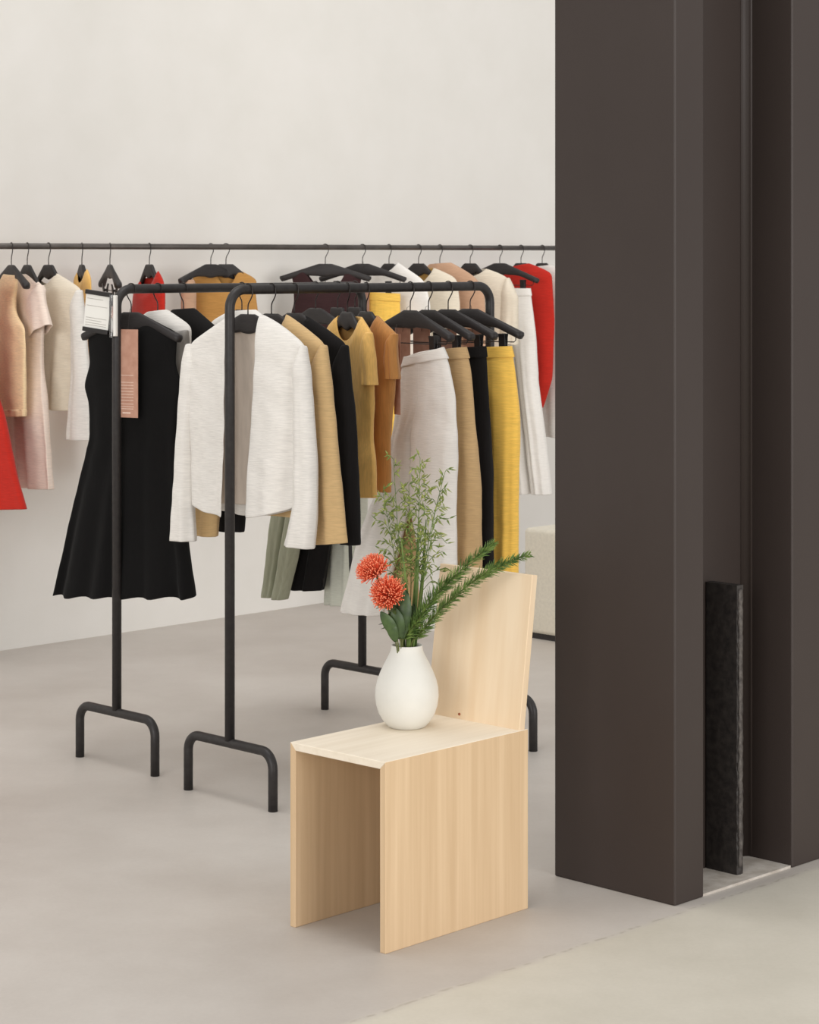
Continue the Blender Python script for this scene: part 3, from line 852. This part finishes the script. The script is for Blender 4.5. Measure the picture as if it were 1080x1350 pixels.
# ---- rack nearer the wall
garment('dress', 'black sleeveless flared dress hanging from the rack nearer the wall', 'dress', BR, 173, 28,
        [(146, 427), (116, 444), (119, 480), (111, 509), (117, 530), (119, 576), (108, 626), (93, 689), (71, 786)], [(197, 421), (234, 438), (231, 480), (240, 507), (234, 545), (233, 600), (239, 660), (256, 788)],
        M['black_ponte'], GB, hang=H('black hanger with its ends past the shoulders of the black dress', HB, bare=True, half=.19, flip=True, drop=.085), scoopF=.03,
        folds=(5, .012), fold_pow=2.4, hem=.005, rows=72, fscale=.55, depth=[(0, .014), (.08, .028), (.25, .038), (.45, .042), (1, .075)])
garment('blouse', 'white blouse with a grey sheer sleeve tucked behind the black dress', 'blouse', BR, 208, 34,
        [(196, 411), (165, 434), (160, 470), (165, 640)], [(219, 408), (252, 430), (251, 470), (246, 510), (241, 545), (240, 640)],
        M['white_linen'], GB, sleeves=[([(234, 438), (233, 470), (234, 548)], [(253, 434), (251, 480), (246, 552)], .04, -.02, M['grey_sheer'])],
        hang=H('black hanger at the collar of the white blouse', HB, half=.17, flip=True), folds=(3, .004))
garment('blazer', 'black blazer behind the white blouse and white jacket', 'blazer', BR, 242, 42,
        [(229, 408), (203, 430), (200, 470), (203, 640)], [(255, 406), (288, 434), (290, 470), (289, 640)], M['black'], GB,
        hang=H('black hanger of the blazer behind the white blouse', HB, half=.185, flip=True), folds=(3, .004))
garment('shirt', 'white shirt showing only its shoulder above the open white jacket', 'shirt', BR, 319, 42,
        [(304, 410), (277, 425), (276, 470), (278, 640)], [(336, 408), (366, 432), (366, 470), (364, 640)], M['white_twill'], GB,
        hang=H('black hanger of the white shirt behind the open jacket', HB, half=.18, flip=True), folds=(3, .004))
trousers('sage green trousers with slanting legs below the cuff of the white jacket', 'trousers', BR, 416, 45,
         [(392, 452), (386, 520), (372, 610), (361, 679), (351, 786)], [(430, 456), (425, 520), (405, 640), (391, 724), (375, 791)], M['sage'], GB,
         H('black clip hanger seen above the shoulder of the black blazer', HB, half=.18, clips=.1), depth=.03, folds=(2, .004))
garment('skirt', 'black skirt showing its hem beneath the khaki blazer cuff', 'skirt', BR, 445, 45,
        [(415, 450), (400, 600), (379, 776)], [(462, 452), (450, 600), (434, 722), (424, 779)], M['black'], GB, depth=[(0, .014), (.1, .03), (1, .045)],
        hang=H('black clip hanger seen between the black blazer and yellow tee', HB, half=.18, clips=.1), folds=(3, .006), body_name='skirt_panel')
garment('skirt', 'pale mint skirt showing its hem beside the white trousers', 'skirt', BR, 468, 45,
        [(440, 452), (432, 600), (432, 797)], [(488, 454), (484, 600), (482, 800)], M['mint'], GB, depth=[(0, .014), (.1, .03), (1, .04)],
        hang=H('black clip hanger of the mint skirt, above the yellow tee', HB, half=.16, clips=.1), folds=(3, .006), body_name='skirt_panel')

# ---- wall rail
SL = [(0, .014), (.1, .03), (1, .04)]
garment('dress', 'red flared dress hanging before the tan knit vest, furthest from the column', 'dress', WR, -32, 48,
        [(-45, 356), (-66, 372), (-68, 440), (-74, 560), (-82, 670)], [(-25, 356), (-4, 376), (-12, 410), (-6, 520), (5, 556), (15, 601), (32, 672)], M['red'], GW,
        hang=H('black hanger of the red flared dress', HW), folds=(4, .012), depth=[(0, .014), (.1, .03), (1, .06)])
garment('knit_vest', 'tan sleeveless knit vest with ribbed hem beside the dusty pink dress', 'vest', WR, 15, 61,
        [(6, 361), (0, 371), (-2, 392), (-3, 407), (-8, 424), (-14, 432), (-12, 550)], [(23, 363), (21, 376), (18, 392), (18, 407), (24, 422), (32, 431), (33, 460), (32, 549)], M['tan_knit'], GW,
        hang=H('black hanger with one arm poking out of the tan knit vest', HW, bare=True, half=.185, drop=.085), folds=(2, .002), depth=[(0, .014), (.1, .024), (1, .028)], band=('ribbed_hem', .035))
garment('dress', 'dusty pink short-sleeved dress beside the tan knit vest', 'dress', WR, 36, 60,
        [(24, 362), (8, 378), (8, 445), (14, 560), (24, 641)], [(37, 361), (57, 377), (57, 400), (55, 450), (54, 480), (59, 555), (64, 646)], M['pink'], GW,
        sleeves=[([(54, 376), (44, 392), (42, 410), (46, 446)], [(57, 376), (60, 400), (66, 428)], .035, -.006)],
        hang=H('black hanger hidden in the dusty pink dress', HW, half=.15), folds=(3, .010), depth=SL)
garment('blouse', 'cream long-sleeved blouse hanging beside the dusty pink dress', 'blouse', WR, 64, 50,
        [(51, 367), (40, 380), (42, 440), (52, 538)], [(74, 360), (90, 370), (107, 381), (105, 440), (98, 480), (93, 542)], M['cream'], GW,
        sleeves=[([(104, 382), (96, 400), (97, 440), (98, 500), (94, 579)], [(108, 382), (111, 430), (118, 500), (119, 581)], .035, -.004, M['white_linen'])],
        hang=H('black hanger in the neck of the cream blouse', HW, half=.18), folds=(3, .006), depth=SL, scoopF=.035, scoopB=.03)
garment('top', 'yellow top hanging edge-on beside the cream blouse', 'top', WR, 108, 70,
        [(104, 357), (99, 368), (102, 400), (106, 440), (108, 505)], [(114, 355), (119, 366), (120, 390), (118, 440), (119, 508)], M['yellow'], GW,
        hang=H('black hanger seen edge-on above the yellow top', HW, half=.17), folds=(2, .004), depth=[(0, .012), (.1, .02), (1, .022)], scoopF=.05)
trousers('yellow trousers clipped up edge-on behind the sign holder', 'trousers', WR, 145, 72,
         [(139, 391), (138, 500), (138, 620)], [(150, 391), (151, 500), (152, 622)], M['yellow'], GW,
         H('black clip hanger seen edge-on beside the rack corner', HW, half=.19, clips=.1), depth=.022, folds=(2, .003))
garment('top', 'red sleeveless top hanging above the black dress', 'top', WR, 197, 60,
        [(187, 368), (178, 384), (176, 410), (174, 560)], [(208, 357), (214, 368), (216, 385), (216, 410), (218, 562)], M['red'], GW,
        hang=H('black hanger in the open neck of the red sleeveless top', HW, half=.17), folds=(2, .004), depth=SL, scoopF=.055)
garment('scarf', 'rose tan scarf draped over one end of a hanger beside the caramel vest', 'scarf', WR, 278, -45,
        [(246, 369), (241, 376), (240, 392), (239, 520)], [(253, 368), (257, 374), (258, 392), (259, 522)], M['rose_tan'], GW, body_name='cloth',
        hang=H('black hanger with one rounded end past the caramel vest', HW, bare=True, half=.172, drop=.075), folds=(2, .003), depth=[(0, .022), (.1, .024), (1, .026)])
garment('vest', 'caramel sleeveless vest hanging against the wall above the open white jacket', 'vest', WR, 298, -10,
        [(284, 356), (252, 365), (257, 380), (258, 420), (258, 560)], [(313, 355), (339, 368), (337, 386), (341, 420), (342, 562)], M['caramel'], GW,
        hang=H('black hanger in the round neck of the caramel vest', HW, half=.16, drop=.075), folds=(2, .004), depth=[(0, .012), (.1, .02), (1, .03)], scoopF=.07, scoopB=.02)
garment('top', 'dark burgundy sleeveless top hung wide and flat towards the viewer', 'top', WR, 429, 14,
        [(404, 355), (384, 359), (387, 375), (388, 400), (384, 412), (384, 600)], [(456, 356), (477, 364), (473, 385), (472, 410), (474, 602)], M['burgundy'], GW,
        hang=H('black hanger spreading past both straps of the burgundy top', HW, bare=True, half=.21, drop=.07, dep_tip=.014), folds=(2, .004), depth=[(0, .012), (.1, .02), (1, .035)], scoopF=.10, scoopB=.085, rows=64)
trousers('mustard trousers clipped to the wall rail behind the rack post', 'trousers', WR, 478, 20,
         [(487, 385), (486, 500), (490, 640)], [(527, 387), (529, 500), (534, 642)], M['mustard'], GW,
         H('black clip hanger spreading wide above the mustard trousers on the wall rail', HW, half=.21, drop=.075, clips=.125, dep_tip=.014), depth=.025)
garment('shirt', 'white shirt hanging beside the wide clip hanger on the wall rail', 'shirt', WR, 513, 42,
        [(503, 352), (486, 368), (488, 420), (490, 620)], [(524, 346), (560, 370), (567, 400), (566, 622)], M['white_twill'], GW,
        hang=H('black hanger in the collar of the white shirt on the wall rail', HW, half=.17), folds=(3, .005), depth=SL, scoopF=.03)
garment('blouse', 'cream blouse between the white shirt and the rose tan top', 'blouse', WR, 552, 34,
        [(536, 354), (520, 370), (524, 420), (526, 620)], [(571, 353), (602, 366), (606, 400), (606, 622)], M['cream'], GW,
        hang=H('black hanger across the open neck of the cream blouse by the white shirt', HW, half=.18, drop=.085), folds=(3, .005), depth=SL, scoopF=.07, lining=M['gold'])
garment('top', 'rose tan long top between two cream garments', 'top', WR, 580, 38,
        [(567, 348), (548, 370), (550, 620)], [(594, 346), (624, 363), (638, 382), (641, 445), (641, 622)], M['rose_tan'], GW,
        hang=H('black hanger in the neck of the rose tan top', HW, half=.17), folds=(3, .005), depth=SL)
garment('dress', 'cream button-front dress hanging behind the end of the front rack', 'dress', WR, 620, 26,
        [(604, 358), (588, 372), (592, 420), (600, 620)], [(640, 354), (671, 365), (676, 390), (676, 450), (678, 622)], M['cream'], GW,
        sleeves=[([(669, 367), (662, 388), (660, 452)], [(672, 366), (684, 392), (683, 455)], .035, -.006)],
        hang=H('black hanger in the neck of the cream button-front dress', HW, half=.17), folds=(3, .005), depth=SL, scoopF=.03)
trousers('white wide trousers clipped up between cream dress and red dress', 'trousers', WR, 659, 30,
         [(648, 380), (655, 500), (674, 651)], [(699, 380), (706, 442), (709, 503), (716, 554), (727, 652)], M['white_twill'], GW,
         H('black clip hanger with a long bare arm in front of the red dress', HW, half=.21, clips=.125), depth=.04)
garment('dress', 'red dress hanging beside the dark column', 'dress', WR, 687, 36,
        [(674, 352), (660, 366), (662, 420), (668, 520)], [(697, 347), (727, 359), (731, 420), (728, 500), (716, 538)], M['red'], GW,
        hang=H('black hanger at the neck of the red dress by the column', HW, half=.18), folds=(2, .004), depth=SL)
garment('blouse', 'white blouse half hidden behind the column and the red dress', 'blouse', WR, 715, 40,
        [(704, 352), (692, 368), (700, 470), (710, 574)], [(726, 349), (762, 364), (768, 470), (770, 580)], M['white_linen'], GW,
        hang=H('black hanger beside the column, last on the wall rail', HW, half=.17), folds=(3, .005), depth=SL)

# ------------------------------------------------------------------ hang tags
def hang_tag(label, rail, px, deg, off, x0, x1, y0, y1, lines=True, stringz=-.075, short=False):
    psi = math.radians(deg); P = Plane(rail, px, psi)
    h = P.h + Vector((math.sin(psi), math.cos(psi), 0)) * off
    class R2(Plane):
        def __init__(s): s.h, s.psi, s.c, s.s = h, psi, math.cos(psi), math.sin(psi)
    Q = R2(); (u0, za), (u1, zb) = Q.uz((x0, y0)), Q.uz((x1, y1))
    t = thing('hang_tag', label, 'tag', h, -psi, 'rose brown hang tags')
    bm = bmesh.new(); add_box(bm, u0, u1, -.0008, .0008, zb, za)
    obj('card', bm, M['tag'], t, False)
    if lines:
        bm = bmesh.new(); w_ = u1 - u0; H_ = za - zb
        for f, a, b in [(.52, .12, .78)] + [(.60 + .034 * i, .1, .78) for i in range(7)] + [(.845, .1, .78), (.875, .1, .8), (.90, .1, .78)]:
            add_box(bm, u0 + w_ * a, u0 + w_ * b, -.0011, -.0008, za - H_ * f - .0012, za - H_ * f + .0004)
        add_box(bm, u0 + w_ * .24, u0 + w_ * .64, -.0011, -.0008, za - H_ * .955, za - H_ * .94)
        o = obj('printed_lines', bm, M['tag_print'], t, False)
    bm = bmesh.new(); um = (u0 + u1) / 2
    add_tube(bm, [(um, -.001, za - .012), (um - .002, -.002, za + .03)] if short else [(um, -.001, za - .012), (um * .4, -off * .6, stringz + .01), (0, -off, stringz + .016)], .0007, 5)
    obj('cord', bm, M['wire'], t)
    return t
hang_tag('long rose brown paper tag hanging on the black dress', BR, 173, 28, -.052, 155.5, 182, 434, 551)
hang_tag('rose brown tag under the hanger of the white trousers, beside the bronze tee', FR, 541, 48, .032, 521, 541, 432, 520, False)
hang_tag('rose brown tag below the hanger of the khaki trousers, above the white waistband', FR, 565, 45, .030, 545, 567, 431, 520, False)
hang_tag('rose brown tag between the khaki trousers hanger and the black one', FR, 591, 40, .030, 582, 602, 433, 520, False)
hang_tag('rose brown tag between the black trousers hanger and the mustard one', FR, 620, 33, .030, 611, 636, 433, 520, False)
hang_tag('rose brown tag hanging below the sleeve of the bronze tee', FR, 483, 57, .034, 520, 528, 440, 547, False, short=True)
hang_tag('rose brown tag beside the arm of the burgundy top', WR, 478, 20, -.03, 474, 487, 378, 470, False)

# ------------------------------------------------------------------ sign holder on the rack post
sp = BR.hook(152); sp = Vector((bp_.x, bp_.y, 0))
sg = thing('sign_holder', 'small white card sign in a clear holder clamped to the rack post', 'sign', (sp.x, sp.y, 1.43), -math.radians(35))
kk = sp.y / F
bm = bmesh.new(); cw_, chh = .098, .098
Rt = Matrix.Rotation(math.radians(6), 4, 'Y')
def sbox(x0, x1, y0, y1, z0, z1):
    b_ = bmesh.new(); add_box(b_, x0, x1, y0, y1, z0, z1, Rt); return b_
cx0, cx1, zc0, zc1 = -.112, -.008, -.068, .042
obj('card', sbox(cx0, cx1, -.0245, -.0235, zc0, zc1), M['paper'], sg, False)
o = obj('top_channel', sbox(cx0 - .001, cx1 + .002, -.030, -.018, zc1 - .003, zc1 + .011), M['clip'], sg, False); bevel(o, .002)
o = obj('bottom_channel', sbox(cx0 - .001, cx1 + .002, -.030, -.018, zc0 - .011, zc0 + .003), M['clip'], sg, False); bevel(o, .002)
b_ = bmesh.new()
for i, zz in enumerate((.026, .004, -.034, -.042, -.050, -.057)):
    add_box(b_, cx0 + .006, cx1 - (.03 if i in (0, 3) else .01), -.0249, -.0245, zz - .0007, zz + .0007, Rt)
obj('printed_lines', b_, M['print'], sg, False)
b_ = bmesh.new(); add_tube(b_, [(0, -.0235, zc0 - .018), (0, -.0235, zc1 + .006)], .0078, 16); obj('clear_tube', b_, M['acrylic'], sg)
b_ = bmesh.new(); add_box(b_, .009, .02, -.028, -.0165, zc0 - .014, zc1 + .004); o = obj('clamp', b_, M['paper'], sg, False); bevel(o, .002); o['label'] = 'white clamp edge'

# ------------------------------------------------------------------ light
wd = bpy.data.worlds.new('hall'); SC.world = wd; wd.use_nodes = True
bg = wd.node_tree.nodes['Background']; bg.inputs[0].default_value = (1.0, .985, .965, 1); bg.inputs[1].default_value = .60
def area(name, loc, target, sx, sy, power, col=(1, .97, .93)):
    d = bpy.data.lights.new(name, 'AREA'); d.shape = 'RECTANGLE'; d.size, d.size_y = sx, sy; d.energy = power; d.color = col
    o = bpy.data.objects.new(name, d); C.objects.link(o); o.location = loc
    o.rotation_euler = (Vector(target) - Vector(loc)).to_track_quat('-Z', 'Y').to_euler()
    return o
area('ceiling_light', (-.6, 6.0, 7.6), (-.5, 8.0, .4), 5.0, 3.6, 200, (1, .985, .965))
area('window_light', (9.2, -3.4, 2.6), (-.4, 8.6, .8), 8.0, 4.6, 780, (1, .985, .97))
area('fill_light', (-5.4, -5.0, 3.0), (.2, 8.4, .8), 7.0, 4.4, 560, (1, .985, .97))  # unseen fill from the front left, added to even out the light

# ------------------------------------------------------------------ camera
cd = bpy.data.cameras.new('camera'); cam = bpy.data.objects.new('camera', cd); C.objects.link(cam)
cam.location = (0, 0, EYE); cam.rotation_euler = (PI / 2, 0, 0)
cd.sensor_fit = 'HORIZONTAL'; cd.sensor_width = 36; cd.lens = 36 * F / 1080
cd.shift_y = -(675 - YH) / 1080; cd.clip_end = 60
cd.dof.use_dof = True; cd.dof.focus_distance = 5.9; cd.dof.aperture_fstop = 18
SC.camera = cam
SC.view_settings.view_transform = 'Standard'; SC.view_settings.look = 'None'
SC.view_settings.exposure = 0.0; SC.view_settings.gamma = 1
